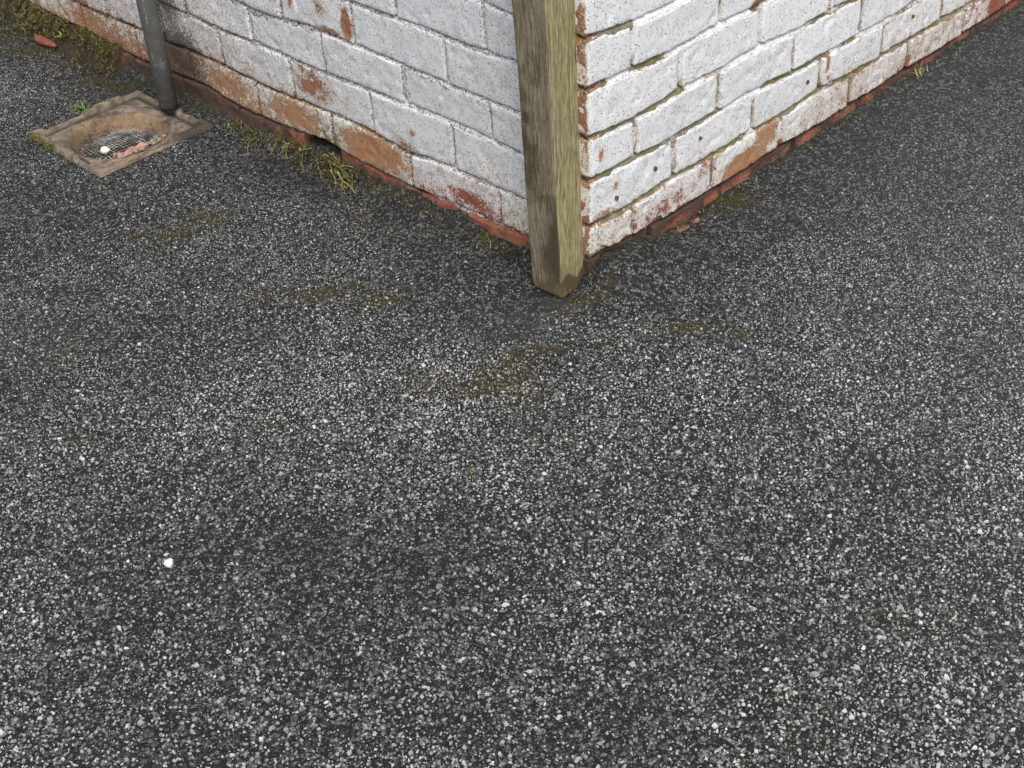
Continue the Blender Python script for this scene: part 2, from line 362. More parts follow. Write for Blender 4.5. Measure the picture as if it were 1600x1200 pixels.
# ------------------------------------------------------------ the building corner
building = empty('brick_building')
tagit(building, 'corner of a brick building in flaking white paint above the dark asphalt', 'building')
wallobj = {}
def make_wall(side):
    sm = SMAX[side]; s = np.arange(.0045, sm, .005)
    lines = []; kind = []
    offs = (-.0075, -.0055, -.0035, -.0015, .0005, .0025, .0045, .0065)
    for k in range(0, 8):
        zb = bed(side, k, s)
        if k:
            zp = bed(side, k-1, s)
            for f in (.2, .4, .6, .8):
                lines.append(zp+.0075+(zb-zp-.015)*f); kind.append((-1, 0, k-1))
        for o in offs: lines.append(zb+o); kind.append((k, o, 0))
    Z = np.array(lines).T; Sg = np.repeat(s[:, None], Z.shape[1], 1)
    peel = peel_base(side, Sg, Z)
    dep = np.full(Z.shape, -.003 if side == 'L' else -.0045); bedw = np.zeros(Z.shape); open_ = np.zeros(Z.shape)
    for j, (k, o, r) in enumerate(kind):
        if k >= 0:
            w = np.zeros(len(s))
            for (a, b, v) in SEG[side].get(k, []) if k < 8 else []:
                w = np.maximum(w, v*sstep(a-.01, a+.01, s)*sstep(b+.01, b-.01, s))
            w = w*(.45+.65*vnoise(s, k*7.7, 4, 20)+.35*vnoise(s, k*7.7+j, 4, 90))
            if k == 0: w = np.ones(len(s))
            peel[:, j] = np.maximum(peel[:, j], w)
            if k == 0 or (k == 1 and o < (.002 if side == 'R' else -.003)): bedw[:, j] = 1
            t = (o+.0055)/.010                             # weather-struck: deep at the top of the bed
            struck = -.0010-.0072*np.clip(t, 0, 1)**1.5
            dep[:, j] = struck - sstep(.3, .8, peel[:, j])*(.0052 if side == 'R' else .004)*np.clip(vnoise(s, k, 9, 60)*1.6, 0, 1.2)
        else:
            for jn in JNT[side][r] if r < len(JNT[side]) else []:
                near = np.abs(s-jn) < .012
                v = vnoise(jn*31, r*5.1, 1, 1)
                if side == 'R' and r <= 3: v = v*.6+.42
                peel[near, j] = np.maximum(peel[near, j], v*.80)
                dep[near, j] = -.0018-(.0055 if side == 'L' else .0035)*sstep(.4, .8, v)
                if side == 'L' and r in (1, 2) and jn > .42: dep[near, j] = -.013; open_[near, j] = 1
        if k < 0 and r == 0: bedw[:, j] = 1
        if side == 'L' and k in (1, 2) and o > -.005:
            w2 = sstep(.40, .50, s)*sstep(1.45, 1.3, s)*sstep(.25, .5, vnoise(s, k, 2, 12)); open_[:, j] = w2; dep[:, j] -= .010*w2
    dep = dep + (fbm(Sg, Z, 3.3, 90, 2)-.5)*.003
    hole = bedw*(np.ones(len(s)) if side == 'R' else sstep(.660, .675, s)*sstep(.79, .77, s))[:, None]
    dep = dep - hole*(.030 if side == 'R' else .050)
    grime_shade = grime_f(side, Sg, Z) + .18*(fbm(Sg, Z, 8, 40, 2)-.3) + hole*.7 + open_*.75  # recess shade painted into the holes and open joints, besides real dirt
    if side == 'L': grime_shade = grime_shade + .27; peel = np.maximum(peel, .25+.25*(fbm(Sg, Z, 5, 30, 3)-.5))
    moss = blobs(MOSS[side], Sg, Z) + .03
    V = P(side, Sg, Z, dep).reshape(-1, 3); nv = Z.shape[1]
    F = grid_faces(len(s), nv, 0, flip=(side == 'L'))
    faces = F.tolist()
    # solid body behind, up to eaves height
    c = len(V); S1 = 5.0; th = -.22; front = -.075
    bv = P(side, [.02, S1, S1, .02, .02, S1, S1, .02], [-.3, -.3, 2.6, 2.6]*2, [front]*4+[th]*4)
    V = np.vstack([V, bv]); q = [[0, 1, 2, 3], [5, 4, 7, 6], [4, 0, 3, 7], [1, 5, 6, 2], [3, 2, 6, 7], [4, 5, 1, 0]]
    faces += [[c+i for i in (f if side == 'R' else f[::-1])] for f in q]
    z8 = np.zeros(8)
    w = mesh_obj('wall', V, faces, M_MORTAR, building, attrs={'peel': np.r_[peel.ravel(), z8], 'grime_shade': np.r_[grime_shade.ravel(), z8+.1], 'moss': np.r_[moss.ravel(), z8]})
    w['label'] = ('left-hand wall, painted brick stained near the drain pipe' if side == 'L' else 'right-hand wall, brighter white paint with olive mortar joints')
    wallobj[side] = w; return w
make_wall('R'); make_wall('L')

def face_patch(side, s0, s1, r, corner=False, hollow=False, depth0=0.0):
    """one brick face: ragged outline, soft arrises, uneven surface; returns verts, faces, attrs"""
    hg = .0057 if side == 'R' else .0029
    nu = max(6, int((s1-s0)/.005)); nv = 17
    # finer spacing at the arrises
    def prof(n, L):
        e = np.array([0, .0018, .0042])/L
        return np.r_[e, np.linspace(.0085/L, 1-.0085/L, n-6), 1-e[::-1]]
    pu = prof(nu, s1-s0); pv = prof(nv, .07); nu = len(pu); nv = len(pv)
    U, V = np.meshgrid(pu, pv, indexing='ij')
    seed = s0*13.7+r*3.9+(50 if side == 'L' else 0)
    sN = s0+(s1-s0)*U
    zb = bed(side, r, sN); zt = bed(side, r+1, sN)
    rag = .0034 if side == 'R' else .0020
    rg = lambda q: .6*vnoise(sN, seed, q, 26)+.4*vnoise(sN, seed, q+20, 120)
    lo = hg*.8+rag*2*(rg(0)-.42); hi = hg*.9+rag*2*(rg(5)-.42)
    zz = (zb+lo)+((zt-hi)-(zb+lo))*V
    cc_ = .0022+.0050*vnoise(zz, 4.4, 1, 55)**2+.004*sstep(.012, 0, np.abs(zz-zb))*vnoise(zz, 1, 1, 20)
    le = ((0 if side == 'R' else cc_) if corner else hg+.0016*(vnoise(zz, seed, 2, 60)-.3)); ri = hg+.0016*(vnoise(zz, seed, 3, 60)-.3)
    ss = (s0+le)+((s1-ri)-(s0+le))*U
    if side == 'R' and r == 1 and s0 < .3:                # broken lower edge
        ch = .010*sstep(.60, .8, vnoise(ss, 3.1, 0, 34))*(1-V)
        zz = zz+ch
    du = np.minimum(U, 1-U)*(s1-s0); dv = np.minimum(V, 1-V)*.07
    if corner: du = np.where(U < .5, 1, du)
    ed = np.minimum(du, dv)
    rr = .0028 if side == 'R' else .0040
    fall = -rr*(1-np.sqrt(np.clip(1-(1-np.clip(ed/rr, 0, 1))**2, 0, 1)))
    tilt = (vnoise(seed, 1, 1, 1)-.5)*.006*(U-.5)+(vnoise(seed, 2, 1, 1)-.5)*.005*(V-.5)
    peel = peel_base(side, ss, zz)
    edge_peel = sstep(.007, .0, ed)*(.26 if side == 'R' else .12)*vnoise(ss, zz, seed, 50)
    peel = peel+edge_peel
    if r == 0: peel = np.maximum(peel, 1.0)
    g0 = 0
    if r == 0:
        g0 = .55*sstep(.50, .66, fbm(ss, zz, 9, 30, 4))+.25*sstep(.4, .7, vnoise(ss, zz, 5, 80))
        if side == 'R': g0 = g0 + sstep(.34, .28, ss)*(.45-.45*np.exp(-((ss-.22)/.05)**2)) + sstep(.022, .034, zz)*.5
        else: g0 = g0*(.35+.65*sstep(.5, .75, ss)) + .50*np.exp(-((ss-1.2)/.16)**2) + .2*np.exp(-((ss-.95)/.06)**2)
    proud = (vnoise(seed, 7, 3, 1)-.4)*.0030
    d = depth0+fall+tilt+proud+(fbm(ss, zz, seed, 45, 3)-.5)*(.0030 if side == 'R' else .0036)-(sstep(.5, .9, peel))*.0012
    pit = sstep(.74, .82, vnoise(ss, zz, seed+9, 75))*.0018
    d = d-pit
    if corner:
        w_ = sstep(0, .009, ss-(0 if side == 'R' else cc_)); d = d*w_
        if side == 'R': d = d-cc_*np.sqrt(np.clip(1-ss/.0045, 0, 1))
    if r == 0: d = d+(fbm(ss, zz, seed+4, 22, 3)-.5)*.014
    grime_shade = grime_f(side, ss, zz)+.10*(vnoise(ss, zz, seed, 30)-.4)+sstep(.006, 0, ed)*.12+g0+(.8*sstep(.05, .02, ss) if r == 0 else 0)
    if side == 'L': grime_shade = grime_shade + sstep(.80, 1.0, 1-V)*.10
    moss = blobs(MOSS[side], ss, zz)+sstep(.005, 0, ed)*.08
    Vt = P(side, ss, zz, d)
    verts = Vt.reshape(-1, 3); F = grid_faces(nu, nv, 0, flip=(side == 'L')).tolist()
    # skirt running back into the wall
    idx = np.arange(nu*nv).reshape(nu, nv)
    ring = list(idx[:, 0])+list(idx[-1, 1:])+list(idx[-2::-1, -1])+list(idx[0, -2:0:-1])
    n0 = len(verts); back = Vt.reshape(-1, 3)[ring]-(nR if side == 'R' else nL)*.028
    verts = np.vstack([verts, back]); m = len(ring)
    for i in range(m):
        a, b = ring[i], ring[(i+1) % m]; f = [a, n0+i, n0+(i+1) % m, b]
        F.append([int(q) for q in (f if side == 'R' else f[::-1])])
    cat = lambda A: np.r_[A.ravel(), A.ravel()[ring]]
    return verts, F, cat(peel), cat(grime_shade), cat(moss)

def brick(parent, patches, tone):
    V = []; F = []; A = [[], [], []]; o = 0
    for (v, f, p, g, m) in patches:
        V.append(v); F += [[i+o for i in q] for q in f]; o += len(v)
        for L, x in zip(A, (p, g, m)): L.append(x)
    V = np.vstack(V); c = V.mean(0)
    b = mesh_obj('brick', V, F, M_BRICK, parent, attrs=dict(zip(('peel', 'grime_shade', 'moss'), [np.concatenate(x) for x in A])), loc=c)
    b['tone'] = float(tone); return b
R = random.Random(5)
for r in range(0, 7):
    # the corner brick shows a face on both walls
    a = face_patch('R', 0, JNT['R'][r][0], r, corner=True, depth0=(-.010 if r == 0 else 0))
    b = face_patch('L', 0, JNT['L'][r][0], r, corner=True)
    brick(wallobj['R'], [a, b], .2 if r < 1 else R.uniform(.55, .95))
    for side in 'RL':
        J = JNT[side][r]
        for s0, s1 in zip(J[:-1], J[1:]):
            if s1-s0 < .03: continue
            if side == 'L' and r == 0 and .60 < s0 < .70: continue      # the missing plinth brick
            d0 = 0.0
            if r == 0: d0 = (-.006 if side == 'R' else .003+R.uniform(-.004, .004))
            tone = R.uniform(.15, .75)
            if r == 0: tone = R.uniform(0, .25)
            if r == 1:
                if side == 'L': tone = {.2154: .1, .4483: .95,   .6737: .92, .9143: .95, 1.352: .85}.get(s0, tone)
                else: tone = {.110: .12, .3335: .85, .5445: .6}.get(s0, tone)
            if side == 'L' and r == 4: tone = .6
            brick(wallobj[side], [face_patch(side, s0, s1, r, depth0=d0)], tone)
# courses and lengths outside the picture, joined
def far_courses(side):
    V = []; F = []; rr = random.Random(3)
    def box(s0, s1, z0, z1):
        d = rr.uniform(-.001, .002); e = .003; o = len(V)
        for (a, b, dd) in ((s0, s1, -.012), (s0, s1, d-.003), (s0+e, s1-e, d)):
            zz = (z0, z1) if dd < d else (z0+e, z1-e)
            for (x, y) in ((a, zz[0]), (b, zz[0]), (b, zz[1]), (a, zz[1])): V.append(P(side, x, y, dd))
        for k in (0, 4):
            for i in range(4):
                f = [o+k+i, o+k+(i+1) % 4, o+k+4+(i+1) % 4, o+k+4+i]; F.append(f if side == 'R' else f[::-1])
        f = [o+8, o+9, o+10, o+11]; F.append(f if side == 'R' else f[::-1])
    zt = float(bed(side, 7, .2)); k = 7
    while zt < 2.5:
        s = 0.0 if k % 2 else -.1125
        while s < 4.9:
            box(max(s, 0)+.004, s+.225-.004, zt+.004, zt+.077); s += .225
        zt += .081; k += 1
    for r in range(0, 7):
        s = SMAX[side]
        while s < 4.9:
            box(s+.004, s+.221, float(bed(side, r, s))+.004, float(bed(side, r+1, s))-.004); s += .225
    n = len(V)
    o = mesh_obj('brick_courses', V, F, M_BRICK, wallobj[side], smooth=False, attrs={'peel': np.full(n, .1), 'grime_shade': np.full(n, .12), 'moss': np.zeros(n)})
    o['kind'] = 'stuff'; o['tone'] = .4
far_courses('R'); far_courses('L')

# old rusted fixing plugs in the right-hand wall
def plug(side, s, z, r):
    V = []; F = []; n = 12
    for (rad, d) in ((r*1.25, -.002), (r*1.2, .0034), (r*.75, .0036), (r*.6, .0005)):
        for i in range(n): V.append(P(side, s+rad*math.cos(i*2*PI/n)*(.8+.1*math.sin(i*2.3)), z+rad*1.1*math.sin(i*2*PI/n), d))
    for k in range(3):
        for i in range(n): F.append([k*n+i, k*n+(i+1) % n, (k+1)*n+(i+1) % n, (k+1)*n+i])
    F.append([3*n+i for i in range(n)])
    c = np.array(V).mean(0)
    return mesh_obj('fixing_plug', V, F, M_RUST, wallobj[side], loc=c)
for q in ((.168, .160, .0033), (.066, .148, .0034), (.292, .167, .0028), (.62, .150, .0033), (.99, .155, .0028)): plug('R', *q)

# ------------------------------------------------------------ ground
GC = np.array([-.940, .7075]); GANG = math.atan2(tL[1], tL[0])      # gully centre, aligned with the left wall
gu = np.array([math.cos(GANG), math.sin(GANG)]); gv = np.array([-gu[1], gu[0]])
GH = .140
def gl(x, y):
    dx = x-GC[0]; dy = y-GC[1]; return dx*gu[0]+dy*gu[1], dx*gv[0]+dy*gv[1]
POST = np.array([-.0533, -.0284])
def height(x, y):
    dL = x*nL[0]+y*nL[1]; sL = x*tL[0]+y*tL[1]; dR = x*nR[0]+y*nR[1]; sR = x*tR[0]+y*tR[1]
    h = (fbm(x, y, 0, 2.2, 2)-.5)*.012+(fbm(x, y, 5, 9, 2)-.5)*.004
    h = h*sstep(.02, .25, np.hypot(x-POST[0], y-POST[1]))
    h = h-.018*np.exp(-(np.maximum(dL, 0)/.16)**2)*sstep(.35, .7, sL)*sstep(2.2, 1.6, sL)
    h = h+.043*np.exp(-(np.maximum(dR, 0)/.085)**2)*sstep(.30, .06, sR)*sstep(-.03, .02, sR)
    h = h+.017*np.exp(-(np.maximum(dR, 0)/.05)**2)*sstep(.2, .4, sR)
    h = h+.001*np.exp(-(np.maximum(dL, 0)/.03)**2)*sstep(.1, .2, sL)*sstep(.5, .4, sL)
    h = h-.006*np.exp(-(np.hypot(x+.052, y-.018)/.056)**6)
    # shallow scrape in the surface
    a = np.array([-.52, -.83]); b = np.array([-.44, -.71]); t = np.clip(((x-a[0])*(b-a)[0]+(y-a[1])*(b-a)[1])/((b-a)@(b-a)), 0, 1)
    dd = np.hypot(x-a[0]-t*(b-a)[0], y-a[1]-t*(b-a)[1])
    h = h-.005*np.exp(-(dd/.006)**2)*(.5+vnoise(x, y, 1, 60))
    u, v = gl(x, y); m = np.maximum(np.abs(u), np.abs(v))
    h = np.where(m < GH+.10, h*sstep(GH, GH+.10, m)-.001*(1-sstep(GH, GH+.10, m)), h)
    return h
def to_ground(u, v):
    """photo-measured spots were turned into these ground coordinates beforehand"""
    return u, v
MOSS_G = [(-.787, .263, .07, .03, .60), (-.711, .324, .05, .03, .60), (-.461, .042, .07, .03, .62), (-.381, .003, .05, .025, .60), (-.585, .046, .06, .03, .4),
          (-.188, -.254, .06, .035, .62), (-.146, -.225, .045, .03, .6), (-.259, -.246, .06, .03, .55), (-.082, -.176, .03, .009, .95), (-.15, -.18, .04, .012, .6), (-.13, -.29, .05, .05, .4),
          (.147, -.142, .035, .012, .85), (.09, -.155, .03, .02, .5), (.223, -.163, .02, .012, .75), (.02, -.16, .03, .010, .6), (.295, .245, .05, .022, .75), (.26, .21, .03, .02, .4),
          (-.02, -.035, .03, .014, .8), (-.054, -.073, .022, .008, .7), (.02, -.03, .02, .02, .5), (-.815, -.342, .05, .03, .3), (-.507, -.326, .04, .03, .35),
          (-.40, .28, .05, .03, .4), (-.30, .20, .05, .03, .4), (-.981, .945, .05, .04, .7), (-1.239, 1.191, .07, .03, .75), (-1.13, 1.10, .08, .04, .6), (-1.32, 1.30, .08, .05, .7), (-1.05, 1.0, .06, .04, .55),
          (.33, -.82, .12, .06, .3), (.17, -.97, .1, .05, .3), (-.9, -.12, .05, .03, .3), (-.1, -.40, .08, .05, .25)]
def moss_g(x, y):
    m = np.zeros(np.shape(x))
    for a, b, ra, rb, k in MOSS_G: m = np.maximum(m, k*np.exp(-((x-a)/(ra*1.25))**2-((y-b)/(rb*1.35))**2))
    dL = x*nL[0]+y*nL[1]; sL = x*tL[0]+y*tL[1]; dR = x*nR[0]+y*nR[1]; sR = x*tR[0]+y*tR[1]
    m = np.maximum(m, .48*np.exp(-(np.maximum(dL, 0)/.035)**2)*(sL > .08)); m = np.maximum(m, .40*np.exp(-(np.maximum(dR, 0)/.02)**2)*(sR > 0))
    return m*(.5+fbm(x, y, 3, 25, 2))
def silt_shade_g(x, y):
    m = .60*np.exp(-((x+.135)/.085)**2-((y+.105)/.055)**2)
    m = np.maximum(m, .75*np.exp(-((x+.055)/.05)**2-((y+.05)/.03)**2))  # contact shadow at the post foot, painted in together with the silt
    m = np.maximum(m, .35*np.exp(-((x+.95)/.1)**2-((y+.05)/.1)**2))
    dR = x*nR[0]+y*nR[1]; dL = x*nL[0]+y*nL[1]
    return m*(.4+.9*vnoise(x, y, 6, 30))

def axis(lo, hi, step, far):
    c = np.arange(lo, hi, step); a = [lo]; d = step
    while a[-1] > -far: d *= 1.35; a.append(a[-1]-d)
    b = [c[-1]]; d = step
    while b[-1] < far: d *= 1.35; b.append(b[-1]+d)
    return np.r_[a[:0:-1], c, b[1:]]
gx = axis(-1.75, 1.5, .0085, 60); gy = axis(-1.35, 1.8, .0085, 60)
X, Y = np.meshgrid(gx, gy, indexing='ij'); Zg = height(X, Y)
u, v = gl(X, Y); mm = np.maximum(np.abs(u), np.abs(v)); Zg = np.where(mm < GH-.006, -.13, Zg)
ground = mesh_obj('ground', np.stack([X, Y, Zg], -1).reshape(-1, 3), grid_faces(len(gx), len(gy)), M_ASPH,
                  attrs={'moss': moss_g(X, Y).ravel(), 'silt': silt_shade_g(X, Y).ravel()})
tagit(ground, 'dark grey asphalt yard with pale stone chippings', kind='structure')

# loose-looking chippings bedded in the binder (tens of thousands: one mesh)
def chippings():
    corners = np.array([(-1.62, 1.62), (1.32, 1.25), (.62, -1.22), (-1.0, -1.12)])
    step = .0047
    xs = np.arange(-1.7, 1.4, step); ys = np.arange(-1.3, 1.7, step*.9)
    x, y = np.meshgrid(xs, ys, indexing='ij'); x = x.ravel(); y = y.ravel()
    x = x+rng.uniform(-.55, .55, x.size)*step; y = y+rng.uniform(-.55, .55, x.size)*step
    keep = np.ones(x.size, bool)
    cc = corners[::-1]
    for i in range(4):
        a = cc[i]; b = cc[(i+1) % 4]; keep &= ((b[0]-a[0])*(y-a[1])-(b[1]-a[1])*(x-a[0])) > 0
    dL = x*nL[0]+y*nL[1]; dR = x*nR[0]+y*nR[1]
    keep &= (np.maximum(dL, dR) > .002)
    u, v = gl(x, y); keep &= np.maximum(np.abs(u), np.abs(v)) > GH+.002
    worn = fbm(x, y, 11, 3.2, 4)
    keep &= rng.random(x.size) < np.clip(.78+(worn-.5)*.9, .4, .96)*(1-.65*np.clip(silt_shade_g(x, y), 0, 1))*(1-.3*np.clip(moss_g(x, y), 0, 1))
    x = x[keep]; y = y[keep]; worn = worn[keep]; n = x.size
    z = height(x, y)
    size = np.clip(rng.lognormal(math.log(.00186), .31, n), .0010, .0048)*(.88+.45*sstep(.4, -1.0, y))
    asp = rng.uniform(.55, .95, n); ang = rng.uniform(0, 2*PI, n)
    K = 4
    th = (np.arange(K)*2*PI/K)[None, :]+rng.uniform(-.5, .5, (n, K))
    rad = rng.uniform(.75, 1.15, (n, K))
    px = np.cos(th)*rad*size[:, None]; py = np.sin(th)*rad*(size*asp)[:, None]
    ca = np.cos(ang)[:, None]; sa = np.sin(ang)[:, None]
    rx = px*ca-py*sa; ry = px*sa+py*ca
    tx = rng.normal(0, .20, n)[:, None]; ty = rng.normal(0, .20, n)[:, None]
    hh = (size*rng.uniform(.18, .55, n))[:, None]
    top = np.stack([x[:, None]+rx*.72, y[:, None]+ry*.72, z[:, None]+hh+rx*tx+ry*ty], -1)
    bot = np.stack([x[:, None]+rx, y[:, None]+ry, z[:, None]-.0012+rx*tx*.5+ry*ty*.5], -1)
    V = np.concatenate([top, bot], 1).reshape(-1, 3)
    area = .10*np.exp(-((x+.25)/.55)**2-((y+.22)/.22)**2)+.08*np.exp(-((x-.45)/.35)**2-((y-.15)/.4)**2)-.12*np.exp(-((x+.35)/.35)**2-((y+.62)/.16)**2)-.08*np.exp(-((x-.25)/.2)**2-((y+.75)/.2)**2)+.05*np.exp(-((x+.7)/.2)**2-((y+.85)/.2)**2)-.10*np.exp(-((x+.95)/.12)**2-((y+.25)/.08)**2)
    tone = np.clip(rng.beta(1.75, 1.55, n)*.98+area+.035+(worn-.5)*.45+(fbm(x, y, 2, 14, 2)-.5)*.32+(size-.0020)*45-.03, 0, 1)
    tone = tone*(1-.6*np.exp(-((x+.055)/.05)**2-((y-.0)/.055)**2))  # contact shadow round the post put into the chip tone
    sheen = sstep(.20, .75, x+.25*y+(fbm(x, y, 8, 3, 2)-.5)*.5); tone = tone+(.50-tone)*.32*sheen  # soft sky sheen on the right painted as an evened-out chip tone
    a = np.array([-.52, -.83]); b = np.array([-.44, -.71]); t_ = np.clip(((x-a[0])*(b-a)[0]+(y-a[1])*(b-a)[1])/((b-a)@(b-a)), 0, 1)
    tone = tone*(1-.65*np.exp(-(np.hypot(x-a[0]-t_*(b-a)[0], y-a[1]-t_*(b-a)[1])/.006)**2))
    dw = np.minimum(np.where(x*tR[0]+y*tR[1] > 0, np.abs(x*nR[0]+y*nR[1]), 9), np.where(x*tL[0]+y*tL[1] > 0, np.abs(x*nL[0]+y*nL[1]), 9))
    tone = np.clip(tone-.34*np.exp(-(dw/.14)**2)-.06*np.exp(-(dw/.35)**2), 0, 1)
    hue = rng.random(n)
    o = np.arange(n)*8
    loops = []; 
    T = np.array([[0, 1, 2], [0, 2, 3]]+[[4+i, 4+(i+1) % 4, (i+1) % 4] for i in range(4)]+[[4+i, (i+1) % 4, i] for i in range(4)])
    F = (o[:, None, None]+T[None]).reshape(-1, 3).astype(np.int32)
    me = bpy.data.meshes.new('stone_chippings')
    me.vertices.add(len(V)); me.vertices.foreach_set('co', V.astype(np.float32).ravel())
    me.loops.add(F.size); me.loops.foreach_set('vertex_index', F.ravel())
    me.polygons.add(len(F)); me.polygons.foreach_set('loop_start', np.arange(len(F), dtype=np.int32)*3)
    me.update(calc_edges=True)
    me.shade_flat()
    for k, a in (('tone', tone), ('hue', hue), ('moss', moss_g(x, y)), ('silt', silt_shade_g(x, y))):
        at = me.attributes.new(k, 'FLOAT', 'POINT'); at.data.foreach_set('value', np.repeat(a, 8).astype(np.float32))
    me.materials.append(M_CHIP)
    ob = bpy.data.objects.new('stone_chippings', me); COL.objects.link(ob); ob.parent = ground; ob['kind'] = 'stuff'
    print('chips', n)
chippings()

# dark soil packed in the cavity and along the foot of the left wall
def soil_strip(s0, s1, w, zt, name='soil', side='L', depth=-.03, parent=None):
    s = np.arange(s0, s1, .006); t = np.linspace(0, 1, 10)
    Sg, Tg = np.meshgrid(s, t, indexing='ij')
    wid = w*(.6+.8*vnoise(Sg, 0, 0, 18)); d = depth+(wid-depth)*Tg
    endf = sstep(s0, s0+.12, Sg)*sstep(s1, s1-.03, Sg)
    x = P(side, Sg, 0, d); g = height(x[..., 0], x[..., 1])
    z = g-.004+endf*(zt-g)*(1-Tg**1.3)+(fbm(Sg, d, 3, 90, 3)-.5)*.014*endf
    V = np.dstack([x[..., 0], x[..., 1], z]).reshape(-1, 3)
    return mesh_obj(name, V, grid_faces(len(s), 10, 0, flip=(side == 'L')), M_SOIL, parent)
soil = soil_strip(1.40, 2.5, .032, .056, depth=-.01); tagit(soil, 'dark soil banked against the wall left of the drain pipe', kind='stuff')
soil2 = soil_strip(.60, .80, .010, .012, depth=-.04); tagit(soil2, 'dark soil in the gap of the missing plinth brick', kind='stuff')
soil3 = soil_strip(.98, 1.42, .020, -.002, depth=-.02); tagit(soil3, 'black wet silt between the gully and the wall', kind='stuff')

# ------------------------------------------------------------ timber post
def make_post():
    zb = -.003
    root = np.array([-.0560, .0085]); ang = math.atan2(.0482, .0478)   # direction of the right-hand face
    e1 = np.array([math.cos(ang), math.sin(ang)]); e2 = np.array([-e1[1], e1[0]])
    A = POST                                                            # front arris
    zs = np.r_[np.linspace(0, .8, 130), np.linspace(.84, 2.3, 30)]
    nseg = 14; ring = []
    rr = .0035
    w = .0665
    base = []
    cs = [(0, 0), (1, 0), (1, 1), (0, 1)]
    for k in range(4):
        a = np.array(cs[k], float); b = np.array(cs[(k+1) % 4], float)
        for t in np.r_[.03, np.linspace(.075, .925, nseg), .97]: base.append(a+(b-a)*t)
    base = np.array(base); n = len(base)
    V = []; alg = []; drk = []; ora = []
    for z in zs:
        sc = w*(1+.055*min(z, .6)/.6)*(1-.0*z)
        cx, cy = A+np.array([-.016*z, -.002*z])
        q = base.copy()
        # pull corners in for a worn arris
        c = q-.5; m = np.abs(c).min(1); far = np.clip((m-.42)/.08, 0, 1); q = .5+c*(1-.030*far)[:, None]
        xy = np.array([cx, cy])+np.outer(q[:, 0]*sc*1.12, e1)+np.outer(q[:, 1]*sc*1.03, e2)
        wob = (fbm(xy[:, 0]*3, xy[:, 1]*3, z*.35, 30, 2)-.5)*.0030-(.0025*np.exp(-(z/.012)**2))
        dirc = xy-(np.array([cx, cy])+.5*sc*(e1+e2)); dirc /= np.linalg.norm(dirc, axis=1)[:, None]
        xy = xy+dirc*wob[:, None]
        zc = zb+z
        if z == 0: zz = np.full(n, zb)
        else: zz = np.full(n, zc)
        V.append(np.column_stack([xy, zz]))
        right = (base[:, 1] < .02).astype(float)           # face turned to the right
        left = (base[:, 0] < .02).astype(float)
        nn = fbm(xy[:, 0], xy[:, 1], z, 24, 3)
        al = right*(.75+.3*nn)+left*.22*sstep(.45, .6, nn); alg.append(al)
        tpos = base[:, 1]
        dk = left*(.80*np.exp(-((z-.055)/.045)**2)*sstep(1.0, .25, tpos)+.68*np.exp(-((z-.125)/.05)**2)*sstep(.75, .05, tpos)+.55*np.exp(-((z-.26)/.06)**2)*sstep(.2, .9, tpos)+.42*sstep(.40, .62, nn))
        dk = dk+left*1.3*np.exp(-((z-.33)/.008)**2-((tpos-.82)/.07)**2)+left*.9*np.exp(-((z-.19)/.005)**2-((tpos-.45)/.05)**2)
        wav = .026+.010*np.sin(base[:, 0]*9)-.012*np.abs(base[:, 0]-.35)
        dk = dk+right*1.4*np.exp(-((z-wav)/.010)**2)*(.4+nn)
        dk = dk+right*.9*np.exp(-((z-.012)/.016)**2)*sstep(.3, .6, fbm(xy[:, 0]*4, xy[:, 1]*4, z, 60, 2))+right*.35*sstep(.52, .68, fbm(xy[:, 0]*2, xy[:, 1]*2, z*.5, 60, 2))
        drk.append(dk)
        ora.append(np.clip(.75*np.exp(-(z/.022)**2)+right*.65*np.exp(-((z-.06)/.05)**2)*sstep(.72, .98, base[:, 0]), 0, 1))
    V = np.vstack(V); F = []
    for k in range(len(zs)-1):
        for i in range(n): F.append([k*n+i, k*n+(i+1) % n, (k+1)*n+(i+1) % n, (k+1)*n+i])
    F.append([i for i in range(n)][::-1]); F.append([(len(zs)-1)*n+i for i in range(n)])
    p = mesh_obj('timber_post', V, F, M_WOOD, attrs={'algae': np.concatenate(alg), 'dark': np.concatenate(drk), 'orange': np.concatenate(ora)}, loc=(A[0], A[1], zb))
    tagit(p, 'square weathered timber post with green algae standing at the wall corner', 'post')
make_post()

